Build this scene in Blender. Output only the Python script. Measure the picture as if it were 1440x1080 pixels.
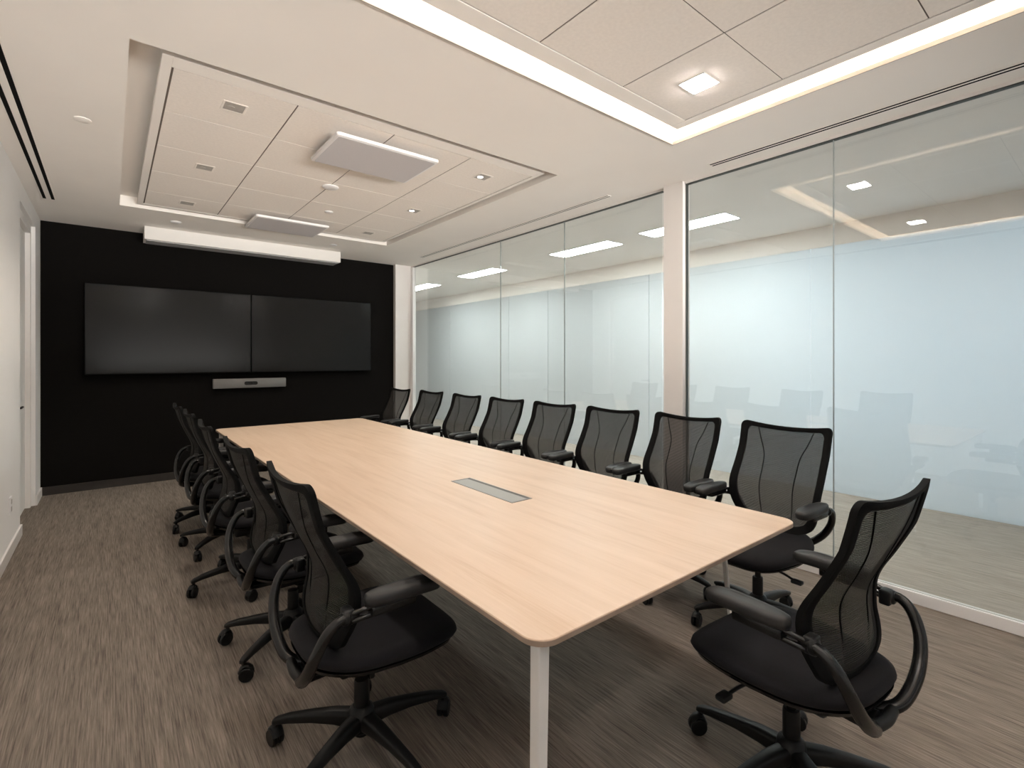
import bpy, bmesh, math, random
from mathutils import Vector, Matrix

# ------------------------------------------------------------------ clear
for o in list(bpy.data.objects):
    bpy.data.objects.remove(o, do_unlink=True)
scene = bpy.context.scene
COL = scene.collection
PI = math.pi
random.seed(7)

# ------------------------------------------------------------------ camera
CAM_H = 1.40
cam_data = bpy.data.cameras.new('camera')
cam = bpy.data.objects.new('camera', cam_data)
COL.objects.link(cam)
cam.location = (0.0, 0.0, CAM_H)
cam.rotation_euler = (math.radians(90), 0, math.radians(-38.8))
cam_data.sensor_fit = 'HORIZONTAL'
cam_data.sensor_width = 36.0
cam_data.lens = 36.0 * 702.0 / 1440.0
cam_data.shift_y = -35.0 / 1440.0
cam_data.clip_start = 0.02
scene.camera = cam

# ------------------------------------------------------------------ world, view, big lights
world = bpy.data.worlds.new('world')
scene.world = world
world.use_nodes = True
world.node_tree.nodes['Background'].inputs[0].default_value = (0.75, 0.85, 1.0, 1)
world.node_tree.nodes['Background'].inputs[1].default_value = 0.3
vs = scene.view_settings
vs.view_transform = 'Standard'
vs.look = 'None'
vs.gamma = 1.0
vs.use_curve_mapping = False
vs.exposure = 0.35


def area_lamp(name, loc, rot, sx, sy, power, color):
    d = bpy.data.lights.new(name, 'AREA')
    d.shape = 'RECTANGLE'
    d.size, d.size_y = sx, sy
    d.energy = power
    d.color = color
    o = bpy.data.objects.new(name, d)
    o.location = loc
    o.rotation_euler = rot
    COL.objects.link(o)
    return o


FILL_WARM = (1.0, 0.95, 0.90)
# unseen fill added to brighten the ceiling, aimed upward through the added rear window
area_lamp('window_daylight', (1.5, -8.0, 0.25), (math.radians(96), 0, 0), 5.0, 1.2, 1700, FILL_WARM)
# daylit room beyond the frosted corridor wall
area_lamp('frosted_daylight', (7.2, 0.0, 1.5), (0, math.radians(90), 0), 2.4, 6.0, 215, (0.74, 0.88, 1.0))

# lamp strengths (used by the lamp builders below)
L_NEAR = 130.0
L_COVE = 48.0
L_TROFFER = 38.0
W_FAR = 26.0

# ------------------------------------------------------------------ materials
MATS = {}


def new_mat(name):
    m = bpy.data.materials.new(name)
    m.use_nodes = True
    nt = m.node_tree
    for n in list(nt.nodes):
        nt.nodes.remove(n)
    out = nt.nodes.new('ShaderNodeOutputMaterial')
    MATS[name] = m
    return m, nt, out


def principled(name, color, rough=0.6, metal=0.0, spec=0.5, noise=0.0, nscale=40.0, bump=0.0, bscale=200.0, stretch=(1, 1, 1), sheen=0.0):
    m, nt, out = new_mat(name)
    b = nt.nodes.new('ShaderNodeBsdfPrincipled')
    b.inputs['Base Color'].default_value = (*color, 1)
    b.inputs['Roughness'].default_value = rough
    b.inputs['Metallic'].default_value = metal
    b.inputs['Specular IOR Level'].default_value = spec
    if sheen:
        b.inputs['Sheen Weight'].default_value = sheen
    tc = nt.nodes.new('ShaderNodeTexCoord')
    mp = nt.nodes.new('ShaderNodeMapping')
    mp.inputs['Scale'].default_value = stretch
    nt.links.new(tc.outputs['Object'], mp.inputs[0])
    if noise:
        n = nt.nodes.new('ShaderNodeTexNoise')
        n.inputs['Scale'].default_value = nscale
        n.inputs['Detail'].default_value = 4
        nt.links.new(mp.outputs[0], n.inputs['Vector'])
        r = nt.nodes.new('ShaderNodeValToRGB')
        r.color_ramp.elements[0].position = 0.3
        r.color_ramp.elements[1].position = 0.7
        r.color_ramp.elements[0].color = (*[c * (1 - noise) for c in color], 1)
        r.color_ramp.elements[1].color = (*[min(1, c * (1 + noise)) for c in color], 1)
        nt.links.new(n.outputs['Fac'], r.inputs[0])
        nt.links.new(r.outputs[0], b.inputs['Base Color'])
    if bump:
        n2 = nt.nodes.new('ShaderNodeTexNoise')
        n2.inputs['Scale'].default_value = bscale
        nt.links.new(mp.outputs[0], n2.inputs['Vector'])
        bp = nt.nodes.new('ShaderNodeBump')
        bp.inputs['Strength'].default_value = bump
        bp.inputs['Distance'].default_value = 0.002
        nt.links.new(n2.outputs['Fac'], bp.inputs['Height'])
        nt.links.new(bp.outputs[0], b.inputs['Normal'])
    nt.links.new(b.outputs[0], out.inputs[0])
    return m


def emission(name, color, strength):
    m, nt, out = new_mat(name)
    e = nt.nodes.new('ShaderNodeEmission')
    e.inputs[0].default_value = (*color, 1)
    e.inputs[1].default_value = strength
    nt.links.new(e.outputs[0], out.inputs[0])
    return m


principled('ceiling_paint', (0.88, 0.835, 0.79), 0.85, noise=0.015, nscale=2.0)
principled('tile_paint', (0.86, 0.80, 0.745), 0.9, noise=0.03, nscale=60.0, bump=0.05, bscale=400)
principled('wall_white', (0.83, 0.81, 0.795), 0.8, noise=0.012, nscale=3.0)
principled('trim_white', (0.80, 0.765, 0.74), 0.55, noise=0.01, nscale=5.0)
principled('lip_grey', (0.50, 0.465, 0.43), 0.6, noise=0.02, nscale=5.0)
principled('track_white', (0.82, 0.80, 0.79), 0.35, noise=0.01, nscale=5.0)
principled('wall_black', (0.0055, 0.0047, 0.0042), 0.8, spec=0.08, noise=0.12, nscale=25.0)
principled('skirting_dark', (0.028, 0.023, 0.02), 0.5, noise=0.1, nscale=20)
principled('slot_black', (0.006, 0.006, 0.006), 0.9, spec=0.1, noise=0.05)
principled('slot_grey', (0.10, 0.095, 0.09), 0.7, noise=0.05)
principled('groove_dark', (0.16, 0.13, 0.11), 0.9, noise=0.05)
principled('panel_white', (0.78, 0.76, 0.76), 0.5, noise=0.01)
principled('panel_fabric', (0.56, 0.54, 0.555), 0.9, noise=0.03, nscale=300)
principled('baffle_grey', (0.42, 0.39, 0.36), 0.6, noise=0.05)
principled('housing_white', (0.80, 0.77, 0.74), 0.5, noise=0.01, nscale=5)
principled('housing_grey', (0.35, 0.35, 0.35), 0.5, noise=0.03)
principled('screen_glass', (0.012, 0.0115, 0.011), 0.18, spec=0.15, noise=0.05, nscale=2)
principled('bezel_black', (0.004, 0.004, 0.004), 0.4, spec=0.1, noise=0.05)
principled('camera_grey', (0.17, 0.165, 0.16), 0.45, noise=0.05, nscale=300)
principled('lens_black', (0.004, 0.004, 0.004), 0.15, noise=0.02)
principled('leg_white', (0.76, 0.74, 0.72), 0.4, noise=0.01, nscale=10)
principled('brushed_steel', (0.30, 0.30, 0.285), 0.55, metal=0.5, noise=0.08, nscale=60, stretch=(20, 1, 1))
principled('steel_dark', (0.20, 0.19, 0.18), 0.35, metal=0.8, noise=0.05)
principled('chrome', (0.7, 0.7, 0.7), 0.15, metal=1.0, noise=0.02)
principled('chair_plastic', (0.0065, 0.0065, 0.0065), 0.45, spec=0.3, noise=0.1, nscale=60, bump=0.06, bscale=600)
principled('chair_gloss', (0.006, 0.006, 0.006), 0.25, spec=0.45, noise=0.08, nscale=30)
principled('chair_fabric', (0.012, 0.0115, 0.013), 0.9, spec=0.12, noise=0.15, nscale=400, bump=0.15, bscale=900, sheen=0.03)
principled('arm_rubber', (0.018, 0.0175, 0.0175), 0.5, spec=0.35, noise=0.08, nscale=100, bump=0.05, bscale=500)
principled('frame_fabric', (0.0045, 0.0045, 0.0045), 0.75, spec=0.1, noise=0.1, nscale=300)
principled('door_white', (0.83, 0.815, 0.79), 0.45, noise=0.01, nscale=3)
principled('handle_black', (0.015, 0.014, 0.013), 0.35, metal=0.5, noise=0.05)
principled('joint_grey', (0.30, 0.32, 0.31), 0.5, noise=0.05)
principled('seal_dark', (0.05, 0.055, 0.05), 0.5, noise=0.05)
emission('downlight_glow', (1.0, 0.95, 0.91), L_NEAR)
emission('lens_glow', (1.0, 0.95, 0.88), 9.0)
emission('cove_glow', (1.0, 0.84, 0.66), L_COVE)
emission('troffer_glow', (0.93, 1.0, 0.97), L_TROFFER)


def mat_carpet(name, dark, light):
    m, nt, out = new_mat(name)
    b = nt.nodes.new('ShaderNodeBsdfPrincipled')
    b.inputs['Roughness'].default_value = 0.95
    b.inputs['Specular IOR Level'].default_value = 0.1
    tc = nt.nodes.new('ShaderNodeTexCoord')

    def stretched(sc, scale, detail):
        mp = nt.nodes.new('ShaderNodeMapping')
        mp.inputs['Scale'].default_value = sc
        nt.links.new(tc.outputs['Object'], mp.inputs[0])
        n = nt.nodes.new('ShaderNodeTexNoise')
        n.inputs['Scale'].default_value = scale
        n.inputs['Detail'].default_value = detail
        n.inputs['Roughness'].default_value = 0.65
        nt.links.new(mp.outputs[0], n.inputs['Vector'])
        return n
    n1 = stretched((34, 0.9, 1), 6.0, 3)      # fine yarn streaks along the room
    n2 = stretched((9, 0.5, 1), 3.0, 2)       # broad bands
    n3 = stretched((60, 60, 1), 6.0, 1)       # loop pile grain
    a = nt.nodes.new('ShaderNodeMath'); a.operation = 'MULTIPLY_ADD'
    a.inputs[1].default_value = 0.35
    nt.links.new(n2.outputs['Fac'], a.inputs[0]); nt.links.new(n1.outputs['Fac'], a.inputs[2])
    c = nt.nodes.new('ShaderNodeMath'); c.operation = 'MULTIPLY_ADD'
    c.inputs[1].default_value = 0.14
    nt.links.new(n3.outputs['Fac'], c.inputs[0]); nt.links.new(a.outputs[0], c.inputs[2])
    r = nt.nodes.new('ShaderNodeValToRGB')
    e = r.color_ramp.elements
    e[0].position = 0.50; e[0].color = (*dark, 1)
    e[1].position = 0.98; e[1].color = (*light, 1)
    nt.links.new(c.outputs[0], r.inputs[0])
    nt.links.new(r.outputs[0], b.inputs['Base Color'])
    bp = nt.nodes.new('ShaderNodeBump')
    bp.inputs['Strength'].default_value = 0.35; bp.inputs['Distance'].default_value = 0.003
    nt.links.new(c.outputs[0], bp.inputs['Height']); nt.links.new(bp.outputs[0], b.inputs['Normal'])
    nt.links.new(b.outputs[0], out.inputs[0])
    return m


def mat_wood():
    m, nt, out = new_mat('maple_veneer')
    b = nt.nodes.new('ShaderNodeBsdfPrincipled')
    b.inputs['Roughness'].default_value = 0.42
    b.inputs['Specular IOR Level'].default_value = 0.35
    tc = nt.nodes.new('ShaderNodeTexCoord')

    def nz(sc, scale, detail, dist=0.0):
        mp = nt.nodes.new('ShaderNodeMapping'); mp.inputs['Scale'].default_value = sc
        nt.links.new(tc.outputs['Object'], mp.inputs[0])
        n = nt.nodes.new('ShaderNodeTexNoise')
        n.inputs['Scale'].default_value = scale; n.inputs['Detail'].default_value = detail
        n.inputs['Distortion'].default_value = dist
        nt.links.new(mp.outputs[0], n.inputs['Vector'])
        return n
    n1 = nz((10, 0.75, 1), 2.2, 5, 0.4)
    n2 = nz((60, 2.0, 1), 3.0, 3)
    a = nt.nodes.new('ShaderNodeMath'); a.operation = 'MULTIPLY_ADD'; a.inputs[1].default_value = 0.35
    nt.links.new(n2.outputs['Fac'], a.inputs[0]); nt.links.new(n1.outputs['Fac'], a.inputs[2])
    r = nt.nodes.new('ShaderNodeValToRGB')
    e = r.color_ramp.elements
    e[0].position = 0.40; e[0].color = (0.50, 0.355, 0.250, 1)
    e[1].position = 0.95; e[1].color = (0.61, 0.465, 0.355, 1)
    mid = r.color_ramp.elements.new(0.62); mid.color = (0.56, 0.415, 0.305, 1)
    nt.links.new(a.outputs[0], r.inputs[0]); nt.links.new(r.outputs[0], b.inputs['Base Color'])
    nt.links.new(b.outputs[0], out.inputs[0])
    return m


def mat_mesh():
    """woven back mesh: dark yarn with fine open holes"""
    m, nt, out = new_mat('back_mesh')
    b = nt.nodes.new('ShaderNodeBsdfPrincipled')
    b.inputs['Base Color'].default_value = (0.028, 0.026, 0.024, 1)
    b.inputs['Roughness'].default_value = 0.8
    b.inputs['Specular IOR Level'].default_value = 0.2
    t = nt.nodes.new('ShaderNodeBsdfTransparent')
    tc = nt.nodes.new('ShaderNodeTexCoord')
    w1 = nt.nodes.new('ShaderNodeTexWave'); w1.bands_direction = 'Z'
    w1.inputs['Scale'].default_value = 55.0
    nt.links.new(tc.outputs['Object'], w1.inputs['Vector'])
    mr = nt.nodes.new('ShaderNodeMapRange')
    mr.inputs['To Min'].default_value = 0.82; mr.inputs['To Max'].default_value = 0.94
    nt.links.new(w1.outputs['Fac'], mr.inputs['Value'])
    mx = nt.nodes.new('ShaderNodeMixShader')
    nt.links.new(mr.outputs[0], mx.inputs[0])
    nt.links.new(t.outputs[0], mx.inputs[1]); nt.links.new(b.outputs[0], mx.inputs[2])
    nt.links.new(mx.outputs[0], out.inputs[0])
    return m


def mat_glass():
    """clear glass pane: Schlick reflection over tinted transmission"""
    m, nt, out = new_mat('clear_glass')
    t = nt.nodes.new('ShaderNodeBsdfTransparent')
    t.inputs[0].default_value = (0.955, 0.965, 0.962, 1)
    g = nt.nodes.new('ShaderNodeBsdfGlossy')
    g.inputs['Roughness'].default_value = 0.0
    lw = nt.nodes.new('ShaderNodeLayerWeight')
    lw.inputs['Blend'].default_value = 0.5
    p = nt.nodes.new('ShaderNodeMath'); p.operation = 'POWER'; p.inputs[1].default_value = 5.0
    nt.links.new(lw.outputs['Facing'], p.inputs[0])
    ma = nt.nodes.new('ShaderNodeMath'); ma.operation = 'MULTIPLY_ADD'
    ma.inputs[1].default_value = 0.92; ma.inputs[2].default_value = 0.075
    nt.links.new(p.outputs[0], ma.inputs[0])
    mx = nt.nodes.new('ShaderNodeMixShader')
    nt.links.new(ma.outputs[0], mx.inputs[0])
    nt.links.new(t.outputs[0], mx.inputs[1]); nt.links.new(g.outputs[0], mx.inputs[2])
    nt.links.new(mx.outputs[0], out.inputs[0])
    return m


def mat_frosted():
    m, nt, out = new_mat('frosted_glass')
    d = nt.nodes.new('ShaderNodeBsdfDiffuse'); d.inputs[0].default_value = (0.745, 0.765, 0.78, 1)
    t = nt.nodes.new('ShaderNodeBsdfTranslucent'); t.inputs[0].default_value = (0.72, 0.775, 0.79, 1)
    n = nt.nodes.new('ShaderNodeTexNoise'); n.inputs['Scale'].default_value = 500
    mr = nt.nodes.new('ShaderNodeMapRange'); mr.inputs['To Min'].default_value = 0.30; mr.inputs['To Max'].default_value = 0.36
    nt.links.new(n.outputs['Fac'], mr.inputs['Value'])
    mx = nt.nodes.new('ShaderNodeMixShader')
    nt.links.new(mr.outputs[0], mx.inputs[0])
    nt.links.new(d.outputs[0], mx.inputs[1]); nt.links.new(t.outputs[0], mx.inputs[2])
    nt.links.new(mx.outputs[0], out.inputs[0])
    return m


mat_carpet('carpet', (0.092, 0.0755, 0.062), (0.30, 0.255, 0.214))
mat_carpet('carpet_grey', (0.27, 0.235, 0.205), (0.56, 0.495, 0.435))  # same carpet lightened: haze and reflections of the glass put into the colour
mat_wood(); mat_mesh(); mat_glass(); mat_frosted()

# ------------------------------------------------------------------ mesh helpers


def box(bm, x0, x1, y0, y1, z0, z1):
    v = [bm.verts.new(p) for p in ((x0, y0, z0), (x1, y0, z0), (x1, y1, z0), (x0, y1, z0),
                                   (x0, y0, z1), (x1, y0, z1), (x1, y1, z1), (x0, y1, z1))]
    for f in ((0, 3, 2, 1), (4, 5, 6, 7), (0, 1, 5, 4), (1, 2, 6, 5), (2, 3, 7, 6), (3, 0, 4, 7)):
        bm.faces.new([v[i] for i in f])


def bbox(bm, x0, x1, y0, y1, z0, z1, r=0.004, seg=2):
    """box with bevelled edges"""
    b2 = bmesh.new()
    box(b2, x0, x1, y0, y1, z0, z1)
    bmesh.ops.bevel(b2, geom=list(b2.edges), offset=r, segments=seg, affect='EDGES', profile=0.5)
    merge(bm, b2)


def merge(bm, b2, mat=None):
    if mat:
        b2.transform(mat)
    me = bpy.data.meshes.new('tmp')
    b2.to_mesh(me)
    bm.from_mesh(me)
    bpy.data.meshes.remove(me)
    b2.free()


def smooth_path(pts, n=6):
    P = [Vector(p) for p in pts]
    out = []
    for i in range(len(P) - 1):
        p0 = P[i - 1] if i else P[0] * 2 - P[1]
        p1, p2 = P[i], P[i + 1]
        p3 = P[i + 2] if i + 2 < len(P) else P[-1] * 2 - P[-2]
        for k in range(n):
            t = k / n
            out.append(0.5 * ((2 * p1) + (-p0 + p2) * t + (2 * p0 - 5 * p1 + 4 * p2 - p3) * t * t + (-p0 + 3 * p1 - 3 * p2 + p3) * t ** 3))
    out.append(P[-1])
    return out


def tube(bm, pts, r, n=10, ry=None, cap=True):
    """sweep a circle (or ellipse r x ry) along pts; r may be a list"""
    P = [Vector(p) for p in pts]
    R = r if isinstance(r, (list, tuple)) else [r] * len(P)
    rings = []
    prev = None
    for i, p in enumerate(P):
        t = (P[min(i + 1, len(P) - 1)] - P[max(i - 1, 0)]).normalized()
        if prev is None:
            a = Vector((0, 0, 1)) if abs(t.z) < 0.9 else Vector((1, 0, 0))
            u = (a - t * a.dot(t)).normalized()
        else:
            u = (prev - t * prev.dot(t)).normalized()
        prev = u
        w = t.cross(u)
        q = ry if ry else 1.0
        rings.append([bm.verts.new(p + (u * math.cos(2 * PI * k / n) * R[i] + w * math.sin(2 * PI * k / n) * R[i] * q)) for k in range(n)])
    for a, b in zip(rings, rings[1:]):
        for k in range(n):
            bm.faces.new((a[k], a[(k + 1) % n], b[(k + 1) % n], b[k]))
    if cap:
        bm.faces.new(list(reversed(rings[0])))
        bm.faces.new(rings[-1])


def lathe(bm, prof, n=20, c=(0, 0)):
    rings = []
    for r, z in prof:
        rings.append([bm.verts.new((c[0] + r * math.cos(2 * PI * k / n), c[1] + r * math.sin(2 * PI * k / n), z)) for k in range(n)])
    for a, b in zip(rings, rings[1:]):
        for k in range(n):
            bm.faces.new((a[k], a[(k + 1) % n], b[(k + 1) % n], b[k]))
    bm.faces.new(list(reversed(rings[0])))
    bm.faces.new(rings[-1])


def loft(bm, rings, cap0=True, cap1=True):
    V = [[bm.verts.new(p) for p in r] for r in rings]
    n = len(V[0])
    for a, b in zip(V, V[1:]):
        for k in range(n):
            bm.faces.new((a[k], a[(k + 1) % n], b[(k + 1) % n], b[k]))
    if cap0:
        bm.faces.new(list(reversed(V[0])))
    if cap1:
        bm.faces.new(V[-1])


def rrect(x0, x1, y0, y1, r, n=8):
    pts = []
    for cx, cy, a0 in ((x1 - r, y1 - r, 0), (x0 + r, y1 - r, 90), (x0 + r, y0 + r, 180), (x1 - r, y0 + r, 270)):
        for k in range(n + 1):
            a = math.radians(a0 + 90 * k / n)
            pts.append((cx + r * math.cos(a), cy + r * math.sin(a)))
    return pts


def mesh_obj(name, bm, mat, parent=None, smooth=None, loc=None, rotz=None):
    bmesh.ops.recalc_face_normals(bm, faces=list(bm.faces))
    me = bpy.data.meshes.new(name)
    bm.to_mesh(me)
    bm.free()
    if smooth is not None:
        me.polygons.foreach_set('use_smooth', [True] * len(me.polygons))
        try:
            me.set_sharp_from_angle(angle=math.radians(smooth))
        except Exception:
            pass
    mats = mat if isinstance(mat, (list, tuple)) else [mat]
    for m in mats:
        me.materials.append(MATS[m])
    o = bpy.data.objects.new(name, me)
    COL.objects.link(o)
    if parent:
        o.parent = parent
    if loc:
        o.location = loc
    if rotz is not None:
        o.rotation_euler = (0, 0, rotz)
    return o


def thing(name, label, cat, loc=(0, 0, 0), rotz=0.0, group=None):
    o = bpy.data.objects.new(name, None)
    o.empty_display_size = 0.1
    COL.objects.link(o)
    o.location = loc
    o.rotation_euler = (0, 0, rotz)
    o['label'] = label
    o['category'] = cat
    if group:
        o['group'] = group
    return o


def tag(o, label, cat, group=None):
    o['label'] = label
    o['category'] = cat
    if group:
        o['group'] = group
    return o


def struct(name, bm, mat, parent=None, label=None):
    o = mesh_obj(name, bm, mat, parent)
    if parent is None:
        o['kind'] = 'structure'
        if label:
            o['label'] = label
            o['category'] = name.split('_')[0]
    return o


def sbox(name, dims, mat, label=None, parent=None):
    bm = bmesh.new()
    box(bm, *dims)
    return struct(name, bm, mat, parent, label)


# ------------------------------------------------------------------ room shell
CZ = 2.82            # ceiling height
XL, XG = -0.56, 3.60  # left wall face, glass wall
YF, YB = 7.00, -2.30  # far wall face, back wall face
XC = 5.95            # corridor far wall

sbox('floor', (XL - 0.3, XG + 0.006, YB - 0.2, 12.2, -0.1, 0.0), 'carpet', 'brown grey striated carpet floor')
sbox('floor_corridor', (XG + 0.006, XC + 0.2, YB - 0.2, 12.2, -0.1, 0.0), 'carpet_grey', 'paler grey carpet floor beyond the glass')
# far black wall and its dark skirting
sbox('wall_far', (XL - 0.3, 3.33, YF, YF + 0.15, 0, 3.1), 'wall_black', 'matte black end wall behind the two screens')
sbox('baseboard_far', (XL, 3.33, YF - 0.012, YF, 0, 0.085), 'skirting_dark', 'dark skirting along the foot of the black wall')
# left wall with a door niche at the far end
bm = bmesh.new()
box(bm, XL - 0.15, XL, YB, 5.53, 0, 3.1)
box(bm, XL - 0.15, XL, 6.57, YF, 0, 3.1)
box(bm, XL - 0.15, XL, 5.53, 6.57, 2.66, 3.1)
struct('wall_left', bm, 'wall_white', None, 'white painted side wall at the left')
bm = bmesh.new()
bbox(bm, XL, XL + 0.014, YB, 5.53, 0, 0.09, 0.003)
bbox(bm, XL, XL + 0.014, 6.57, YF - 0.012, 0, 0.09, 0.003)
struct('baseboard_left', bm, 'trim_white', None, 'white baseboard along the left wall')
# door in the niche
bm = bmesh.new()
box(bm, XL - 0.10, XL - 0.065, 5.60, 6.50, 0.008, 2.58)
door = struct('door_1', bm, 'door_white', None, 'tall white flush door in the left wall')
bm = bmesh.new()
box(bm, XL - 0.12, XL - 0.03, 5.53, 5.598, 0, 2.66)
box(bm, XL - 0.12, XL - 0.03, 6.502, 6.57, 0, 2.66)
box(bm, XL - 0.12, XL - 0.03, 5.598, 6.502, 2.585, 2.66)
struct('door_frame', bm, 'trim_white', door)
bm = bmesh.new()
tube(bm, [(XL - 0.067, 5.68, 1.0), (XL - 0.015, 5.68, 1.0)], 0.010, 10)
tube(bm, smooth_path([(XL - 0.015, 5.675, 1.0), (XL - 0.010, 5.72, 1.0), (XL - 0.012, 5.80, 1.0)], 4), 0.009, 8)
lathe_b = bmesh.new()
lathe(lathe_b, [(0.026, 0), (0.026, 0.006), (0.02, 0.008)], 16)
merge(bm, lathe_b, Matrix.Translation((XL - 0.066, 5.68, 1.0)) @ Matrix.Rotation(PI / 2, 4, 'Y'))
o = mesh_obj('door_handle', bm, 'handle_black', door, 40)
o['label'] = 'black lever handle'

# back wall (behind the camera) with an added window band for the ceiling fill
WX0, WX1, WZ0, WZ1 = -0.2, 3.2, 0.95, 1.90
bm = bmesh.new()
box(bm, XL - 0.15, WX0, YB - 0.15, YB, 0, 3.1)
box(bm, WX1, XG + 0.1, YB - 0.15, YB, 0, 3.1)
box(bm, WX0, WX1, YB - 0.15, YB, 0, WZ0)
box(bm, WX0, WX1, YB - 0.15, YB, WZ1, 3.1)
struct('wall_back', bm, 'wall_white', None, 'white wall behind the camera')
bm = bmesh.new()
xs_ = [WX0, WX0 + (WX1 - WX0) / 3, WX0 + 2 * (WX1 - WX0) / 3, WX1]
for x in xs_:
    a0, a1 = max(WX0, x - 0.02), min(WX1, x + 0.02)
    box(bm, a0, a1, YB - 0.11, YB - 0.06, WZ0, WZ1)
for a, b in zip(xs_, xs_[1:]):
    box(bm, a + 0.02, b - 0.02, YB - 0.11, YB - 0.06, WZ0, WZ0 + 0.04)
    box(bm, a + 0.02, b - 0.02, YB - 0.11, YB - 0.06, WZ1 - 0.04, WZ1)
wf = struct('window_6', bm, 'trim_white', None, 'window band in the wall behind the camera')
bm = bmesh.new()
box(bm, WX0 + 0.02, WX1 - 0.02, YB - 0.088, YB - 0.082, WZ0 + 0.04, WZ1 - 0.04)
struct('pane', bm, 'clear_glass', wf)

# ceiling: slab with two openings (cove tray near the camera, tray over the table)
O1 = (-0.02, 2.90, -1.15, 1.91)   # near opening
O2 = (0.065, 2.69, 2.785, 5.85)   # far opening
bm = bmesh.new()
XW, XE = XL - 0.15, XG + 0.10


def slab(y0, y1, x0=XW, x1=XE):
    box(bm, x0, x1, y0, y1, CZ, 3.1)


CH = 0.11            # cove channel reaching back above the ledge
OB = (O1[0] - CH, O1[1] + CH, O1[2] - CH, O1[3] + CH)
slab(YB, OB[2]); slab(OB[3], O2[2]); slab(O2[3], YF)
slab(OB[2], OB[3], XW, OB[0]); slab(OB[2], OB[3], OB[1], XE)
slab(O2[2], O2[3], XW, O2[0]); slab(O2[2], O2[3], O2[1], XE)
box(bm, OB[0], OB[1], OB[2], OB[3], 2.98, 3.1)
for d in ((OB[0], OB[1], O1[3], OB[3]), (OB[0], OB[1], OB[2], O1[2]), (OB[0], O1[0], O1[2], O1[3]), (O1[1], OB[1], O1[2], O1[3])):
    box(bm, *d, CZ, CZ + 0.010)
box(bm, O2[0], O2[1], O2[2], O2[3], 2.915, 3.1)
struct('ceiling', bm, 'ceiling_paint', None, 'off white plasterboard ceiling with two recessed trays')
# thin lip round the near cove
bm = bmesh.new()
t = 0.008
for d in ((O1[0], O1[1], O1[3] - t, O1[3]), (O1[0], O1[1], O1[2], O1[2] + t),
          (O1[0], O1[0] + t, O1[2] + t, O1[3] - t), (O1[1] - t, O1[1], O1[2] + t, O1[3] - t)):
    box(bm, *d, CZ - 0.006, CZ + 0.016)
struct('trim_1', bm, 'lip_grey', None, 'thin lip round the lit ceiling cove')

# piers on the glass side
sbox('wall_right', (3.33, XG + 0.06, 6.93, YF + 0.15, 0, 3.1), 'trim_white', 'white corner pier between black wall and glass')
sbox('trim_2', (XG - 0.045, XG + 0.055, 2.25, 2.425, 0, CZ), 'trim_white', 'white pier between the two runs of glass')

# glass panes with joints, head track and base track
seams = [6.93, 4.70, 3.63, 2.46]
k = 0
GT = CZ - 0.022
lab = ['glass pane next to the far white corner pier', 'glass pane in the middle of the far glass run',
       'glass pane just beyond the white pier', 'glass pane just this side of the white pier', 'nearest glass pane at the right edge']
for a, b in ((6.93 - 0.02, 4.703), (4.697, 3.633), (3.627, 2.46 + 0.02), (2.245 - 0.02, 1.203), (1.197, YB + 0.02)):
    bm = bmesh.new()
    box(bm, XG, XG + 0.012, b, a, 0.055, GT)
    struct('window_%d' % (k + 1), bm, 'clear_glass', None, lab[k])
    k += 1
bm = bmesh.new()   # dark seals at head and at the pier jambs
for y0, y1 in ((2.46, 6.93), (YB, 2.245)):
    box(bm, XG - 0.010, XG + 0.022, y0, y1, GT, GT + 0.006)
    box(bm, XG - 0.006, XG + 0.018, y1 - 0.007, y1, 0.055, GT)
struct('trim_3', bm, 'seal_dark', None, 'thin dark seal along the top of the glass')
bm = bmesh.new()
for y0, y1 in ((2.46, 6.93), (YB, 2.245)):
    box(bm, XG - 0.016, XG + 0.028, y0, y1, GT + 0.006, CZ)
struct('trim_4', bm, 'trim_white', None, 'slim white head track above the glass')
bm = bmesh.new()
for y0, y1 in ((2.46, 6.93), (YB, 2.245)):
    bbox(bm, XG - 0.018, XG - 0.001, y0, y1, 0, 0.066, 0.003)
    bbox(bm, XG + 0.013, XG + 0.032, y0, y1, 0, 0.066, 0.003)
    box(bm, XG - 0.001, XG + 0.013, y0, y1, 0, 0.05)
struct('trim_5', bm, 'track_white', None, 'white base track under the glass wall')
# slim white jamb beside the corner pier
sbox('trim_6', (XG - 0.02, XG + 0.03, 6.86, 6.93, 0.066, GT), 'track_white', 'slim white jamb at the far end of the glass')
bm = bmesh.new()   # clear silicone joints between panes
for y in (4.70, 3.63, 1.20):
    box(bm, XG, XG + 0.012, y - 0.0022, y + 0.0022, 0.055, GT)
struct('trim_7', bm, 'joint_grey', None, 'fine joints between the glass panes')

# corridor beyond the glass
sbox('wall_corridor_end', (XG + 0.06, XC + 0.2, 12.0, 12.2, 0, 3.1), 'wall_white', 'white wall at the far end of the corridor')
sbox('wall_corridor_near', (XG + 0.10, XC + 0.2, YB - 0.15, YB, 0, 3.1), 'wall_white', 'white wall at the near end of the corridor')
sbox('wall_corridor_side', (XG - 0.2, XG + 0.06, YF + 0.15, 12.0, 0, 3.1), 'wall_white', 'white wall of the corridor beyond the meeting room')
bm = bmesh.new()
box(bm, XG + 0.10, XC + 0.2, YB, 12.0, CZ, 3.1)
box(bm, XG - 0.0, XG + 0.10, YF, 12.0, CZ, 3.1)
struct('ceiling_corridor', bm, 'ceiling_paint', None, 'corridor ceiling beyond the glass')
sbox('trim_8', (XC - 0.005, XC + 0.15, YB, 12.0, 2.60, CZ), 'ceiling_paint', 'pale bulkhead above the frosted corridor wall')
ys = [12.0, 9.6, 7.5, 6.4, 4.3, 2.2, 0.1, YB]
n = 0
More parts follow.
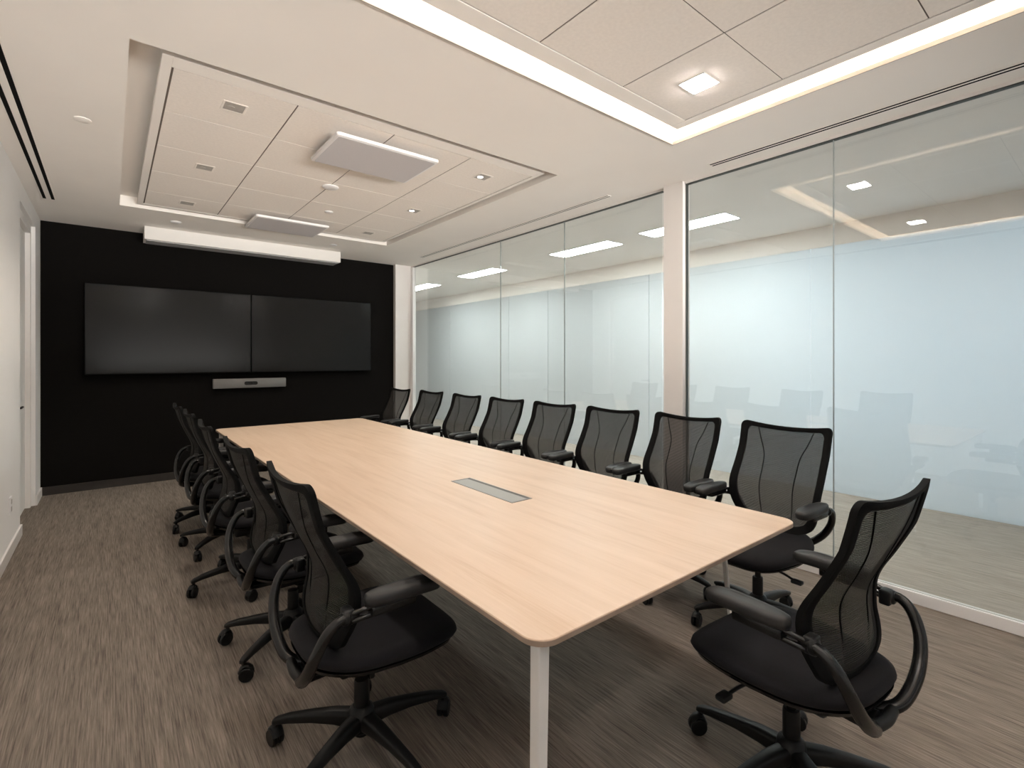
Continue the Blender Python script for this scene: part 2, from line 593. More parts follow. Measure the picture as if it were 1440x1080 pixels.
for a, b in zip(ys, ys[1:]):
    bm = bmesh.new()
    box(bm, XC, XC + 0.012, b + 0.004, a - 0.004, 0.0, 2.60)
    struct('window_%d' % (10 + n), bm, 'frosted_glass')
    n += 1
# room behind the frosted glass, closed
bm = bmesh.new()
box(bm, XC + 0.15, 8.0, YB - 0.1, YB, 0, 3.1)
box(bm, XC + 0.15, 8.0, 12.0, 12.1, 0, 3.1)
box(bm, 8.0, 8.1, YB - 0.1, 12.1, 0, 3.1)
struct('wall_beyond', bm, 'wall_white', None, None)
sbox('ceiling_beyond', (XC + 0.15, 8.0, YB, 12.0, 2.95, 3.1), 'wall_white')
sbox('floor_beyond', (XC + 0.2, 8.0, YB, 12.0, -0.1, 0.0), 'carpet')

# ------------------------------------------------------------------ ceiling rafts
GAP = 0.006


def raft(x0, x1, y0, y1, zb, ztop, xs, ys_, border, label, dark_left):
    r = thing('ceiling_raft', label, 'ceiling panel', ((x0 + x1) / 2, (y0 + y1) / 2, zb))
    ox, oy = r.location.x, r.location.y

    ft = ztop - zb - 0.055 if ztop > 2.95 else 0.035

    def b_(bm, a0, a1, b0, b1, c0, c1):
        bbox(bm, a0 - ox, a1 - ox, b0 - oy, b1 - oy, c0 - zb, c1 - zb, 0.0015, 1)
    bm = bmesh.new()    # border frame
    b_(bm, x0, xs[0] - GAP, y0, y1, zb, zb + ft)
    b_(bm, xs[-1] + GAP, x1, y0, y1, zb, zb + ft)
    b_(bm, xs[0] - GAP, xs[-1] + GAP, y0, ys_[0] - 0.003, zb, zb + ft)
    b_(bm, xs[0] - GAP, xs[-1] + GAP, ys_[-1] + 0.003, y1, zb, zb + ft)
    mesh_obj('raft_frame', bm, 'ceiling_paint', r)
    bm = bmesh.new()    # tiles
    for i in range(len(xs) - 1):
        for j in range(len(ys_) - 1):
            gx = 0.004
            box(bm, xs[i] + gx - ox, xs[i + 1] - gx - ox, ys_[j] + 0.003 - oy, ys_[j + 1] - 0.003 - oy, 0.001, 0.0045)
    mesh_obj('ceiling_tiles', bm, 'tile_paint', r)
    bm = bmesh.new()    # carrier behind the joints, hung from the slab
    b_(bm, xs[0] - GAP + 0.0003, xs[-1] + GAP - 0.0003, ys_[0] - 0.0028, ys_[-1] + 0.0028, zb + 0.0047, ztop)
    mesh_obj('carrier', bm, 'groove_dark', r)
    return r


R2Z = 2.838
raft2 = raft(0.19, 2.625, 2.86, 5.77, R2Z, 2.915, [0.24, 0.83, 1.42, 2.01, 2.585],
             [2.97, 3.515, 4.10, 4.685, 5.27, 5.73], 0.05,
             'pale ceiling raft of square tiles in the recess above the far half of the table', True)
R1Z = 2.838
NX0, NX1, NY0, NY1 = 0.11, 2.768, -1.02, 1.79
raft1 = raft(NX0, NX1, NY0, NY1, R1Z, 2.98, [0.34, 0.93, 1.52, 2.11, 2.695],
             [-0.9, -0.64, -0.05, 0.54, 1.13, 1.69], 0.05,
             'pale tiled ceiling raft with glowing cove edge above the near end of the table', False)
# LED strips lying in the cove channel behind the lip
def led_strip(label, a, b, inward):
    """slim wedge profile along a-b, its face sloping up and away from the opening"""
    bm = bmesh.new()
    z0 = CZ + 0.0102
    ix, iy = inward
    ring = []
    for p in (a, b):
        ring.append([(p[0] + ix * 0.012, p[1] + iy * 0.012, z0), (p[0] - ix * 0.012, p[1] - iy * 0.012, z0),
                     (p[0] - ix * 0.012, p[1] - iy * 0.012, z0 + 0.013), (p[0] + ix * 0.012, p[1] + iy * 0.012, z0 + 0.0015)])
    loft(bm, ring)
    tag(mesh_obj('led_strip', bm, 'cove_glow'), label, 'light strip', 'light strips hidden in the ceiling cove')


q = 0.048
led_strip('warm light strip hidden in the cove edge over the middle of the table', (O1[0], O1[3] + q), (O1[1], O1[3] + q), (0, -1))
led_strip('warm light strip hidden in the cove edge behind the camera', (O1[0], O1[2] - q), (O1[1], O1[2] - q), (0, 1))
led_strip('warm light strip hidden in the cove edge along the left wall', (O1[0] - q, O1[2]), (O1[0] - q, O1[3]), (1, 0))
led_strip('warm light strip hidden in the cove edge along the glass wall', (O1[1] + q, O1[2]), (O1[1] + q, O1[3]), (-1, 0))

# ------------------------------------------------------------------ ceiling fittings


def square_frame(bm, s, w, z0, z1):
    h = s / 2
    bbox(bm, -h, h, h - w, h, z0, z1, 0.001, 1)
    bbox(bm, -h, h, -h, -h + w, z0, z1, 0.001, 1)
    bbox(bm, -h, -h + w, -h + w, h - w, z0, z1, 0.001, 1)
    bbox(bm, h - w, h, -h + w, h - w, z0, z1, 0.001, 1)


def near_downlight(x, y, label):
    t = thing('downlight', label, 'ceiling light', (x, y, R1Z), 0, 'square downlights in the near ceiling raft')
    bm = bmesh.new(); square_frame(bm, 0.15, 0.010, -0.004, 0.001)
    mesh_obj('frame', bm, 'panel_white', t)
    bm = bmesh.new(); bbox(bm, -0.064, 0.064, -0.064, 0.064, -0.0080, 0.0, 0.002, 2)
    o = mesh_obj('diffuser', bm, 'downlight_glow', t)
    o['label'] = 'glowing white diffuser'


near_downlight(2.39, 1.42, 'bright square white downlight in the near ceiling raft above the end of the table')
near_downlight(0.63, 1.42, 'lit square downlight mirrored in the glass, in the left of the near raft')
for x in (0.63, 2.39):
    for y in (0.27, -0.60):
        near_downlight(x, y, 'lit square downlight in the near raft behind the camera')


def far_downlight(x, y, label, lit):
    t = thing('downlight', label, 'ceiling light', (x, y, R2Z), 0, 'small square downlights in the far ceiling raft')
    bm = bmesh.new(); square_frame(bm, 0.125, 0.012, -0.0012, 0.001)
    mesh_obj('frame', bm, 'tile_paint', t)
    bm = bmesh.new(); box(bm, -0.051, 0.051, -0.051, 0.051, -0.0005, 0.0005)
    mesh_obj('baffle', bm, 'baffle_grey', t)
    bm = bmesh.new(); lathe(bm, [(0.022, -0.002), (0.022, 0.0)], 16, (-0.015, 0.01))
    mesh_obj('lens', bm, 'lens_glow' if lit else 'baffle_grey', t, 40)
    d = bpy.data.lights.new('downlight_lamp', 'SPOT')
    d.energy = W_FAR
    d.color = (1.0, 0.90, 0.78)
    d.spot_size = math.radians(140); d.spot_blend = 0.7
    d.shadow_soft_size = 0.04
    o = bpy.data.objects.new('downlight_lamp', d)
    COL.objects.link(o); o.parent = t; o.location = (0, 0, -0.03)


far_downlight(0.55, 3.22, 'grey square downlight nearest the camera on the left side of the far raft', False)
far_downlight(0.55, 4.37, 'grey square downlight midway along the left side of the far raft', False)
far_downlight(0.55, 5.47, 'grey square downlight at the left corner of the far raft near the black wall', False)
far_downlight(2.29, 3.22, 'lit square downlight nearest the camera on the glass side of the far raft', True)
far_downlight(2.29, 4.37, 'lit square downlight midway along the glass side of the far raft', True)
far_downlight(2.29, 5.47, 'grey square downlight at the far glass side corner of the far raft', False)


def suspended_panel(x0, x1, y0, y1, label):
    cx, cy = (x0 + x1) / 2, (y0 + y1) / 2
    hx, hy = (x1 - x0) / 2, (y1 - y0) / 2
    zb = 2.775
    t = thing('ceiling_microphone', label, 'ceiling panel', (cx, cy, zb), 0, 'white square panels hung under the far raft')
    bm = bmesh.new()
    rings = []
    for s, z in ((-0.012, 0.0), (-0.002, 0.004), (0.0, 0.012), (0.0, 0.022), (-0.01, 0.026)):
        rings.append([(x, y, z) for x, y in rrect(-hx - s * 0 + (-s), hx + s, -hy - s, hy + s, 0.02, 4)])
    loft(bm, rings)
    mesh_obj('housing', bm, 'panel_white', t, 40)
    bm = bmesh.new()
    loft(bm, [[(x, y, z) for x, y in rrect(-hx + 0.02, hx - 0.02, -hy + 0.02, hy - 0.02, 0.015, 4)] for z in (-0.001, 0.0005)])
    mesh_obj('grille', bm, 'panel_fabric', t)
    bm = bmesh.new()
    bbox(bm, -0.11, 0.11, -0.11, 0.11, 0.026, R2Z + 0.0008 - zb, 0.002)
    mesh_obj('mount', bm, 'baffle_grey', t)


suspended_panel(1.08, 1.80, 3.05, 3.58, 'white square panel hung under the far raft, the one nearer the camera')
suspended_panel(1.09, 1.79, 5.28, 5.82, 'white square panel hung under the far raft, the one nearer the black wall')


def ceiling_disc(name, x, y, z, prof, label, cat, mat='panel_white', group=None):
    bm = bmesh.new(); lathe(bm, prof, 20)
    o = mesh_obj(name, bm, mat, None, 40, (x, y, z))
    tag(o, label, cat, group)


disc = [(0.012, -0.016), (0.040, -0.013), (0.048, -0.006), (0.050, 0.001)]
small = [(0.020, -0.010), (0.036, -0.007), (0.040, -0.003), (0.040, 0.001)]
ceiling_disc('smoke_detector', 0.525, 6.20, CZ, disc, 'small round white detector on the ceiling in front of the white screen housing', 'smoke detector')
ceiling_disc('smoke_detector', 1.43, 4.20, R2Z, [(0.03, -0.014), (0.058, -0.011), (0.066, -0.005), (0.066, 0.001)],
             'round white detector between the two hung square panels', 'smoke detector')
ceiling_disc('sprinkler', 1.66, 4.92, R2Z, small, 'tiny white sprinkler head beside the farther hung square panel', 'sprinkler')
ceiling_disc('sprinkler', 2.16, 6.22, CZ, small, 'tiny white sprinkler head on the ceiling above the right end of the screen housing', 'sprinkler')
ceiling_disc('sprinkler', -0.13, 3.90, CZ, [(0.034, -0.006), (0.042, -0.004), (0.043, 0.001)], 'flush round sprinkler cover on the plain ceiling left of the far raft', 'sprinkler', 'ceiling_paint')


def slot_diffuser(x, y0, y1, w, gap, label, slotmat):
    t = thing('slot_diffuser', label, 'air vent', (x, (y0 + y1) / 2, CZ))
    hy = (y1 - y0) / 2
    h = gap / 2 + w + 0.008
    bm = bmesh.new()
    for a, b in ((-h, -gap / 2 - w), (-gap / 2, gap / 2), (gap / 2 + w, h)):
        box(bm, a, b, -hy, hy, -0.005, 0.001)
    box(bm, -h, h, -hy - 0.008, -hy, -0.005, 0.001)
    box(bm, -h, h, hy, hy + 0.008, -0.005, 0.001)
    mesh_obj('frame', bm, 'ceiling_paint', t)
    for s in (-1, 1):
        bm = bmesh.new()
        a, b = sorted((s * gap / 2, s * (gap / 2 + w)))
        box(bm, a, b, -hy, hy, -0.0058, 0.0005)
        mesh_obj('slot', bm, slotmat, t)


slot_diffuser(-0.425, YB + 0.3, 6.0, 0.022, 0.034, 'long twin slot air vent in the ceiling beside the left wall', 'slot_black')
slot_diffuser(3.42, YB + 0.3, 1.93, 0.015, 0.018, 'twin slot air vent above the glass at the right edge', 'slot_black')
slot_diffuser(3.37, 2.85, 6.2, 0.010, 0.018, 'twin slot air vent above the far run of glass', 'slot_grey')


def troffer(y, label):
    t = thing('ceiling_light', label, 'ceiling light', (4.78, y, CZ), 0, 'long ceiling lights in the corridor')
    bm = bmesh.new()
    for a in ((-0.16, -0.145, -0.52, 0.52), (0.145, 0.16, -0.52, 0.52), (-0.145, 0.145, -0.52, -0.505), (-0.145, 0.145, 0.505, 0.52)):
        box(bm, a[0], a[1], a[2], a[3], -0.006, 0.001)
    mesh_obj('frame', bm, 'panel_white', t)
    bm = bmesh.new(); box(bm, -0.145, 0.145, -0.505, 0.505, -0.003, 0.0)
    mesh_obj('diffuser', bm, 'troffer_glow', t)


troffer(2.98, 'long corridor ceiling light just right of the white pier, seen through the glass')
troffer(4.45, 'long corridor ceiling light seen through the glass left of the white pier, the largest there')
troffer(6.75, 'middle one of the long corridor ceiling lights left of the white pier')
troffer(8.80, 'farthest long corridor ceiling light, beside the white corner pier')

# ------------------------------------------------------------------ far wall: screen housing, screens, camera bar
t = thing('projector_screen_housing', 'long white box hung from the ceiling in front of the black wall', 'screen housing', (1.34, 6.72, CZ))
bm = bmesh.new(); bbox(bm, -1.06, 1.04, -0.13, 0.13, -0.138, -0.0005, 0.003)
mesh_obj('housing', bm, 'housing_white', t)
bm = bmesh.new(); bbox(bm, -1.04, 1.02, -0.10, 0.10, -0.149, -0.1375, 0.002)
mesh_obj('screen_slot', bm, 'housing_grey', t)


def television(x0, x1, label):
    cx = (x0 + x1) / 2
    z0, z1 = 1.232, 2.205
    hx, hz = (x1 - x0) / 2, (z1 - z0) / 2
    t = thing('television', label, 'television', (cx, YF, (z0 + z1) / 2), 0, 'side by side screens on the black wall')
    bm = bmesh.new(); bbox(bm, -hx, hx, -0.105, -0.055, -hz, hz, 0.004)
    mesh_obj('casing', bm, 'bezel_black', t)
    bm = bmesh.new(); box(bm, -hx + 0.012, hx - 0.012, -0.1065, -0.1045, -hz + 0.014, hz - 0.012)
    mesh_obj('screen', bm, 'screen_glass', t)
    bm = bmesh.new(); bbox(bm, -0.3, 0.3, -0.056, 0.0, -0.22, 0.22, 0.004)
    mesh_obj('wall_mount', bm, 'bezel_black', t)


television(-0.215, 1.365, 'left of the two large dark screens on the black wall')
television(1.369, 2.93, 'right of the two large dark screens on the black wall')

t = thing('conference_camera', 'slim grey camera and speaker bar under the screens on the black wall', 'video bar', (1.37, YF, 1.10))
bm = bmesh.new(); bbox(bm, -0.412, 0.412, -0.085, -0.02, -0.058, 0.058, 0.008)
mesh_obj('body', bm, 'camera_grey', t, 40)
bm = bmesh.new()
loft(bm, [[(x, y, z) for x, z in rrect(-0.075, 0.075, -0.022, 0.022, 0.02, 5)] for y in (-0.088, -0.084)])
mesh_obj('lens_window', bm, 'lens_black', t)
bm = bmesh.new(); lathe(bm, [(0.012, 0), (0.012, 0.004), (0.008, 0.005)], 16)
bm.transform(Matrix.Translation((0, -0.0885, 0)) @ Matrix.Rotation(PI / 2, 4, 'X'))
mesh_obj('lens', bm, 'lens_black', t, 40)
bm = bmesh.new(); bbox(bm, -0.2, 0.2, -0.021, 0.0, -0.03, 0.03, 0.003)
mesh_obj('wall_mount', bm, 'bezel_black', t)

# outlet on left wall
t = thing('wall_outlet', 'small white outlet plate low on the left wall before the door', 'outlet', (XL, 5.0, 0.36))
bm = bmesh.new(); bbox(bm, 0, 0.010, -0.045, 0.045, -0.06, 0.06, 0.003)
mesh_obj('plate', bm, 'panel_white', t)
for s in (-1, 1):
    bm = bmesh.new(); bbox(bm, 0.009, 0.012, -0.018, 0.018, s * 0.026 - 0.016, s * 0.026 + 0.016, 0.001, 1)
    mesh_obj('socket', bm, 'baffle_grey', t)

# ------------------------------------------------------------------ table
TX0, TX1, TY0, TY1, TZ = 0.772, 2.205, 0.862, 5.47, 0.735
tcx, tcy = (TX0 + TX1) / 2, (TY0 + TY1) / 2
table = thing('conference_table', 'long pale maple conference table with rounded corners and white legs', 'table', (tcx, tcy, 0))
hx, hy = (TX1 - TX0) / 2, (TY1 - TY0) / 2
bm = bmesh.new()
out = rrect(-hx, hx, -hy, hy, 0.062, 10)
inn = rrect(-hx + 0.002, hx - 0.002, -hy + 0.002, hy - 0.002, 0.060, 10)
loft(bm, [[(x, y, z) for x, y in p] for p, z in ((out, TZ - 0.004), (out, TZ - 0.002), (inn, TZ))])
top = mesh_obj('tabletop', bm, 'maple_veneer', table)
bm = bmesh.new()
loft(bm, [[(x, y, z) for x, y in p] for p, z in ((inn, TZ - 0.018), (out, TZ - 0.0165), (out, TZ - 0.0041))])
principled('edge_ply', (0.30, 0.225, 0.175), 0.5, noise=0.06, nscale=30)
o = mesh_obj('edge_band', bm, 'edge_ply', top)
bm = bmesh.new()
for s in (-1, 1):
    bbox(bm, s * (hx - 0.14) - 0.02, s * (hx - 0.14) + 0.02, -hy + 0.30, hy - 0.30, TZ - 0.060, TZ - 0.0185, 0.003)
for y in (-hy + 0.30, 0, hy - 0.30):
    bbox(bm, -hx + 0.14, hx - 0.14, y - 0.02, y + 0.02, TZ - 0.059, TZ - 0.0186, 0.003)
mesh_obj('under_frame', bm, 'leg_white', table)


def table_leg(top_xy, foot_xy, k=1.0):
    bm = bmesh.new()
    rings = []
    for (x, y), z, s in ((foot_xy, 0.0, 0.014 * k), (top_xy, TZ - 0.0185, 0.0175 * k)):
        rings.append([(px, py, z) for px, py in rrect(x - tcx - s, x - tcx + s, y - tcy - s, y - tcy + s, 0.004, 3)])
    loft(bm, rings)
    mesh_obj('leg', bm, 'leg_white', table, 40)


table_leg((0.815, 0.905), (0.800, 0.900))
table_leg((2.095, 1.14), (2.155, 1.10), 0.55)
table_leg((0.82, 5.42), (0.805, 5.43))
table_leg((2.09, 5.25), (2.15, 5.29), 0.55)

# power box sunk in the table top
t = thing('power_outlet_box', 'narrow steel cable hatch set flush in the middle of the table top', 'table socket box', (1.505, 2.06, TZ))
bm = bmesh.new()
w, l, b = 0.062, 0.265, 0.008
box(bm, -w, w, l - b, l, 0, 0.002); box(bm, -w, w, -l, -l + b, 0, 0.002)
box(bm, -w, -w + b, -l + b, l - b, 0, 0.002); box(bm, w - b, w, -l + b, l - b, 0, 0.002)
mesh_obj('frame', bm, 'steel_dark', t)
bm = bmesh.new(); box(bm, -w + b + 0.002, w - b - 0.016, -l + b + 0.003, l - b - 0.003, 0.0, 0.0015)
mesh_obj('lid', bm, 'brushed_steel', t)
bm = bmesh.new(); box(bm, w - b - 0.014, w - b - 0.002, -l + b + 0.003, l - b - 0.003, 0.0, 0.001)
mesh_obj('cable_brush', bm, 'slot_grey', t)

# ------------------------------------------------------------------ office chair
SEAT_Z = 0.455


def cr(xs, ys, t):
    """monotone-ish interpolation of a profile table"""
    if t <= xs[0]:
        return ys[0]
    for i in range(len(xs) - 1):
        if t <= xs[i + 1]:
            u = (t - xs[i]) / (xs[i + 1] - xs[i])
            m0 = (ys[i + 1] - ys[max(i - 1, 0)]) / (xs[i + 1] - xs[max(i - 1, 0)])
            j = min(i + 2, len(xs) - 1)
            m1 = (ys[j] - ys[i]) / (xs[j] - xs[i])
            h = xs[i + 1] - xs[i]
            return (ys[i] * (2 * u ** 3 - 3 * u * u + 1) + m0 * h * (u ** 3 - 2 * u * u + u)
                    + ys[i + 1] * (-2 * u ** 3 + 3 * u * u) + m1 * h * (u ** 3 - u * u))
    return ys[-1]


# back profile against height
BZ = [0.455, 0.52, 0.62, 0.70, 0.80, 0.90, 1.035]
BY = [-0.175, -0.205, -0.19, -0.19, -0.232, -0.272, -0.312]


def back_pt(x, z, lift=0.0):
    y = cr(BZ, BY, z)
    k = 0.9 - 0.55 * max(0, min(1, (z - 0.6) / 0.3))
    y += k * x * x * 1.0
    zz = z
    if z > 0.9:                     # top edge dips in the middle, corners rise
        zz = z + 0.45 * x * x * (z - 0.9) / 0.135
    return Vector((x, y + lift, zz))


def back_outline(inset_top, inset_side, inset_bot):
    """closed loop in (x, z): rounded top corners, sides, round U at the bottom"""
    zt = 1.02 - inset_top
    zb = 0.47 + inset_bot
    W = [0.0, 0.118, 0.175, 0.206, 0.228, 0.240, 0.244, 0.242, 0.242, 0.244]
    Z = [0.45, 0.455, 0.48, 0.52, 0.58, 0.65, 0.72, 0.82, 0.92, 1.02]
    right = []
    N = 34
    for i in range(N + 1):
        s = i / N
        z = zb + (zt - zb) * (s ** 1.25)
        zo = 0.45 + (z - zb) * (1.02 - 0.45) / (zt - zb)
        if i == 0:
            w = 0.07
        else:
            w = cr(Z[1:], W[1:], max(zo, 0.455))
        w = max(w - inset_side * min(1, 0.4 + i / 6), 0.03)
        right.append((w, z))
    # rounded top corner
    rad = 0.03
    w_t = right[-1][0]
    right = [p for p in right if p[1] < zt - rad]
    for k in range(6):
        a = math.radians(90 * k / 5)
        right.append((w_t - rad + rad * math.cos(a), zt - rad + rad * math.sin(a)))
    nt_ = 8
    loop = list(right)
    for k in range(1, nt_):
        loop.append(((w_t - rad) * (1 - 2 * k / nt_), zt))
    loop += [(-x, z) for x, z in reversed(right)]
    for k in range(1, 4):
        loop.append((right[0][0] * (-1 + 2 * k / 4), zb))
    return loop


def build_chair(label):
    ch = thing('office_chair', label, 'chair')
    # ---- seat cushion
    bm = bmesh.new()

    def seat_outline(s, n=48):
        pts = []
        for k in range(n):
            a = 2 * PI * k / n
            c, si = math.cos(a), math.sin(a)
            e = 2.0 / 3.4
            x = 0.255 * math.copysign(abs(c) ** e, c)
            y = 0.272 * math.copysign(abs(si) ** e, si) + 0.008
            if y < 0.05:
                x *= 1 - 0.24 * ((0.05 - y) / 0.315) ** 1.5     # narrower to the rear
            pts.append((x * s, 0.008 + (y - 0.008) * s))
        return pts

    def seat_z(x, y):
        z = 0.0
        if y > 0.13:
            z -= 0.030 * ((y - 0.13) / 0.15) ** 2
        if y < -0.08:
            z += 0.022 * ((-0.08 - y) / 0.18) ** 2
        return z + 0.10 * x * x
    rings = []
    for s, dz in ((0.90, -0.040), (0.97, -0.034), (1.0, -0.018), (0.985, -0.004), (0.93, 0.006), (0.80, 0.010), (0.55, 0.008), (0.25, 0.006)):
        rings.append([(x, y, SEAT_Z + dz + seat_z(x, y)) for x, y in seat_outline(s)])
    loft(bm, rings)
    mesh_obj('seat', bm, 'chair_fabric', ch, 60)
    # ---- seat pan under the cushion, curling up at the rear
    bm = bmesh.new()
    rings = []
    for s, dz in ((0.45, -0.075), (0.80, -0.066), (0.94, -0.052), (0.955, -0.041)):
        rings.append([(x, y - 0.006, SEAT_Z + dz + seat_z(x, y)) for x, y in seat_outline(s)])
    loft(bm, rings)
    mesh_obj('seat_pan', bm, 'chair_gloss', ch, 60)
    # ---- mesh back
    outer = back_outline(0, 0, 0)
    inner = back_outline(0.022, 0.036, 0.03)
    bm = bmesh.new()
    T = 0.009
    rA = [back_pt(x, z, -T) for x, z in outer]
    rB = [back_pt(x, z, T) for x, z in outer]
    rC = [back_pt(x, z, T * 0.6) for x, z in inner]
    rD = [back_pt(x, z, -T * 0.6) for x, z in inner]
    mA = [back_pt((a[0] * 0.5 + b[0] * 0.5), (a[1] * 0.5 + b[1] * 0.5), -T * 1.3) for a, b in zip(outer, inner)]
    mB = [back_pt((a[0] * 0.5 + b[0] * 0.5), (a[1] * 0.5 + b[1] * 0.5), T * 1.3) for a, b in zip(outer, inner)]
    V = [[bm.verts.new(p) for p in r] for r in (rA, rB, mB, rC, rD, mA)]
    n = len(outer)
    for i in range(6):
        a, b = V[i], V[(i + 1) % 6]
        for k in range(n):
            bm.faces.new((a[k], a[(k + 1) % n], b[(k + 1) % n], b[k]))
    mesh_obj('back_frame', bm, 'frame_fabric', ch, 50)
    bm = bmesh.new()
    c = (0.0, 0.74)
    K = 9
    rings = []
    for i in range(1, K + 1):
        f = i / K
        rings.append([back_pt(c[0] + (x - c[0]) * f, c[1] + (z - c[1]) * f) for x, z in inner])
    loft(bm, rings, cap0=True, cap1=False)
    mb = mesh_obj('backrest', bm, 'back_mesh', ch, 60)
    for s in (-1, 1):
        bm = bmesh.new()
        pts = [(s * 0.150, 0.995), (s * 0.125, 0.93), (s * 0.098, 0.865), (s * 0.092, 0.80), (s * 0.090, 0.70), (s * 0.086, 0.60), (s * 0.075, 0.50)]
        pts = [back_pt(x, z, 0.0) for x, z in pts]
        tube(bm, smooth_path(pts, 4), 0.0028, 6)
        o = mesh_obj('seam', bm, 'frame_fabric', mb, 60)
    # ---- support loops, brackets, arm rods and pads
    for s in (-1, 1):
        bm = bmesh.new()
        pts = [(s * 0.250, -0.155, 0.628), (s * 0.262, -0.205, 0.632), (s * 0.258, -0.243, 0.600), (s * 0.240, -0.268, 0.540),
               (s * 0.200, -0.278, 0.475), (s * 0.140, -0.276, 0.420), (s * 0.080, -0.262, 0.387), (s * 0.045, -0.215, 0.370), (s * 0.034, -0.10, 0.362)]
        sp = smooth_path(pts, 5)
        tube(bm, sp, [0.014 + 0.005 * min(1, i / 22) for i in range(len(sp))], 12)
        mesh_obj('support_tube', bm, 'chair_gloss', ch, 60)
        bm = bmesh.new()
        b2 = bmesh.new(); bbox(b2, -0.021, 0.021, -0.016, 0.016, -0.024, 0.024, 0.007, 3)
        merge(bm, b2, Matrix.Translation((s * 0.243, -0.178, 0.630)))
        lathe_b = bmesh.new(); lathe(lathe_b, [(0.019, 0), (0.022, 0.003), (0.022, 0.016), (0.019, 0.019)], 16)
        merge(bm, lathe_b, Matrix.Translation((s * 0.254, -0.180, 0.630)) @ Matrix.Rotation(PI / 2, 4, 'X'))
        mesh_obj('arm_bracket', bm, 'chair_plastic', ch, 50)
        bm = bmesh.new()
        h, w = 0.128, 0.0385
        rings = []
        for sc, z in ((0.80, -0.020), (0.94, -0.017), (1.0, -0.006), (1.0, 0.004), (0.95, 0.012), (0.80, 0.016), (0.4, 0.018)):
            ring = []
            N = 36
            for k in range(N):
                a = 2 * PI * k / N
                cc, si = math.cos(a), math.sin(a)
                x = w * math.copysign(abs(cc) ** 0.62, cc)
                y = h * math.copysign(abs(si) ** 0.62, si)
                x *= 1.0 + 0.12 * (y / h)
                ring.append((s * 0.268 + x * sc, -0.005 + y * (1 - (1 - sc) * 0.35) + 0.0, 0.672 + z - 0.10 * max(0, y - 0.06) ** 1.0 * 1.0))
            rings.append(ring)
        loft(bm, rings)
        ap = mesh_obj('arm_pad', bm, 'arm_rubber', ch, 60)
        bm = bmesh.new()
        for dz in (0.0, -0.024):
            tube(bm, smooth_path([(s * 0.270, -0.09, 0.650 + dz), (s * 0.268, -0.135, 0.646 + dz), (s * 0.258, -0.168, 0.640 + dz)], 4), 0.0085, 10)
        bbox(bm, s * 0.268 - 0.024, s * 0.268 + 0.024, -0.118, 0.03, 0.622, 0.655, 0.008, 2)
        o = mesh_obj('arm_rod', bm, 'chair_gloss', ap, 50)
    # ---- mechanism, rear yoke and levers
    bm = bmesh.new()
    bbox(bm, -0.085, 0.085, -0.14, 0.105, 0.330, 0.388, 0.016, 3)
    tube(bm, smooth_path([(-0.075, -0.255, 0.381), (0.0, -0.262, 0.375), (0.075, -0.255, 0.381)], 6), 0.017, 10)
    tube(bm, [(0, -0.245, 0.372), (0, -0.10, 0.358)], 0.020, 12)
    lathe(bm, [(0.03, 0.300), (0.042, 0.318), (0.046, 0.335)], 18)
    mesh_obj('mechanism', bm, 'chair_plastic', ch, 40)
    bm = bmesh.new()
    tube(bm, smooth_path([(-0.08, 0.06, 0.355), (-0.17, 0.075, 0.350), (-0.225, 0.085, 0.338)], 4), 0.006, 8)
    bbox(bm, -0.262, -0.212, 0.070, 0.104, 0.328, 0.346, 0.006, 2)
    mesh_obj('lever', bm, 'chair_plastic', ch, 40)
    # ---- gas column and star base
    bm = bmesh.new(); lathe(bm, [(0.014, 0.255), (0.014, 0.305)], 16)
    o = mesh_obj('gas_piston', bm, 'chair_gloss', ch, 40)
    bm = bmesh.new(); lathe(bm, [(0.024, 0.062), (0.026, 0.07), (0.026, 0.25), (0.024, 0.258), (0.016, 0.259)], 18)
    mesh_obj('gas_column', bm, 'chair_plastic', ch, 40)
    bm = bmesh.new(); lathe(bm, [(0.036, 0.080), (0.046, 0.088), (0.048, 0.135), (0.040, 0.158), (0.028, 0.168)], 20)
    mesh_obj('base_hub', bm, 'chair_plastic', ch, 40)
    legs = []
    for k in range(5):
        bm = bmesh.new()
        rings = []
        for r, z, hw, hh in ((0.030, 0.118, 0.027, 0.030), (0.10, 0.121, 0.024, 0.025), (0.18, 0.115, 0.020, 0.019), (0.27, 0.102, 0.017, 0.014), (0.315, 0.091, 0.015, 0.011), (0.328, 0.087, 0.010, 0.008)):
            rings.append([(r, y, z + zz) for y, zz in rrect(-hw, hw, -hh, hh, min(hw, hh) * 0.6, 3)])
        loft(bm, rings)
        lg = mesh_obj('leg', bm, 'chair_plastic', ch, 40)
        lg['slot'] = k
        bm = bmesh.new()
        tube(bm, [(0.315, 0, 0.085), (0.315, 0, 0.058)], 0.008, 8)
        sw = Matrix.Translation((0.315, 0, 0)) @ Matrix.Rotation((0.9, 2.2, -0.6, 1.5, -1.7)[k], 4, 'Z')
        b2 = bmesh.new()
        for q in (-1, 1):
            b3 = bmesh.new(); lathe(b3, [(0.018, -0.0085), (0.027, -0.0085), (0.030, -0.005), (0.030, 0.005), (0.027, 0.0085), (0.018, 0.0095)], 20)
            merge(b2, b3, Matrix.Translation((0.012, q * 0.0125, 0.030)) @ Matrix.Rotation(PI / 2 * q, 4, 'X'))
        bbox(b2, -0.014, 0.022, -0.004, 0.004, 0.022, 0.062, 0.003, 1)
        tube(b2, smooth_path([(-0.016, 0, 0.040), (-0.004, 0, 0.063), (0.016, 0, 0.066), (0.034, 0, 0.052)], 3), 0.007, 8, ry=2.6)
        merge(bm, b2, sw)
        mesh_obj('caster', bm, 'chair_plastic', lg, 40)
        legs.append(lg)
    return ch


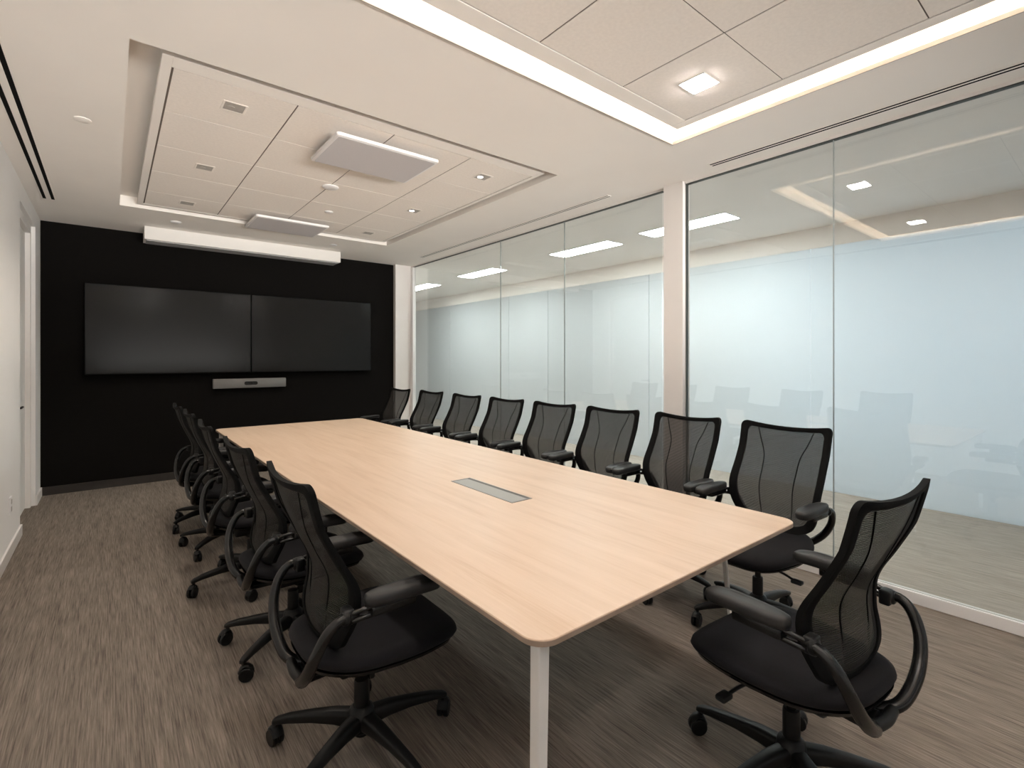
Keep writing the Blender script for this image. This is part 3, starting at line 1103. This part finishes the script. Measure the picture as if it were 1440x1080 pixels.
def copy_chair(src, label):
    r = src.copy(); COL.objects.link(r)
    r['label'] = label
    for ch in list(src.children):
        c = ch.copy(); COL.objects.link(c); c.parent = r
        for g in ch.children:
            d = g.copy(); COL.objects.link(d); d.parent = c
    return r


BASE_PARTS = ('leg', 'gas_column', 'base_hub')


def place(ch, x, y, rot, base_angle, dz=0.0, group=None, dy=0.0):
    ch.location = (x, y, 0)
    ch.rotation_euler = (0, 0, rot)
    k = 0
    for c in ch.children:
        nm = c.name.split('.')[0]
        if nm == 'leg':
            c.rotation_euler = (0, 0, base_angle - rot + 2 * PI * c.get('slot', 0) / 5)
        elif nm not in BASE_PARTS:
            c.location = (0, dy, dz)
    if group:
        ch['group'] = group


R = math.radians
chairs = []
first = build_chair('black mesh office chair at the near end of the table, back to the right edge')
place(first, 1.735, 0.70, R(-5), R(92), 0.0, 'office chairs round the conference table')

left = [(0.700, 1.730, -90, -7, -0.005, 'black mesh office chair on the left of the table, nearest the camera'),
        (0.705, 2.61, -88, 144, -0.02, 'second black mesh office chair from the camera on the left of the table'),
        (0.695, 3.50, -91, 185, -0.02, 'third black mesh office chair from the camera on the left of the table'),
        (0.695, 4.29, -90, 224, -0.015, 'fourth black mesh office chair from the camera on the left of the table'),
        (0.685, 4.97, -90, 209, -0.015, 'black mesh office chair on the left of the table, farthest, by the black wall')]
right = [(2.650, 1.235, 87, 140, 0.0, 'black mesh office chair by the glass wall nearest the camera, beside the table corner'),
         (2.690, 1.860, 88.5, 200, -0.005, 'second black mesh office chair from the camera along the glass wall'),
         (2.705, 2.480, 93, 230, -0.01, 'third black mesh office chair from the camera along the glass wall'),
         (2.685, 3.100, 93, 160, -0.01, 'fourth black mesh office chair from the camera along the glass wall'),
         (2.675, 3.750, 93, 100, -0.01, 'fifth black mesh office chair from the camera along the glass wall'),
         (2.665, 4.42, 93, 130, -0.01, 'sixth black mesh office chair from the camera along the glass wall'),
         (2.665, 5.17, 93, 170, -0.01, 'seventh black mesh office chair from the camera, next to last along the glass'),
         (2.600, 5.85, 94, 210, -0.01, 'last black mesh office chair along the glass wall, beside the white corner pier')]
for x, y, a, ba, dz, lb in left:
    c = copy_chair(first, lb)
    place(c, x, y, R(a), R(ba), dz, 'office chairs round the conference table', 0.035)
for x, y, a, ba, dz, lb in right:
    c = copy_chair(first, lb)
    place(c, x, y, R(a), R(ba), dz, 'office chairs round the conference table')
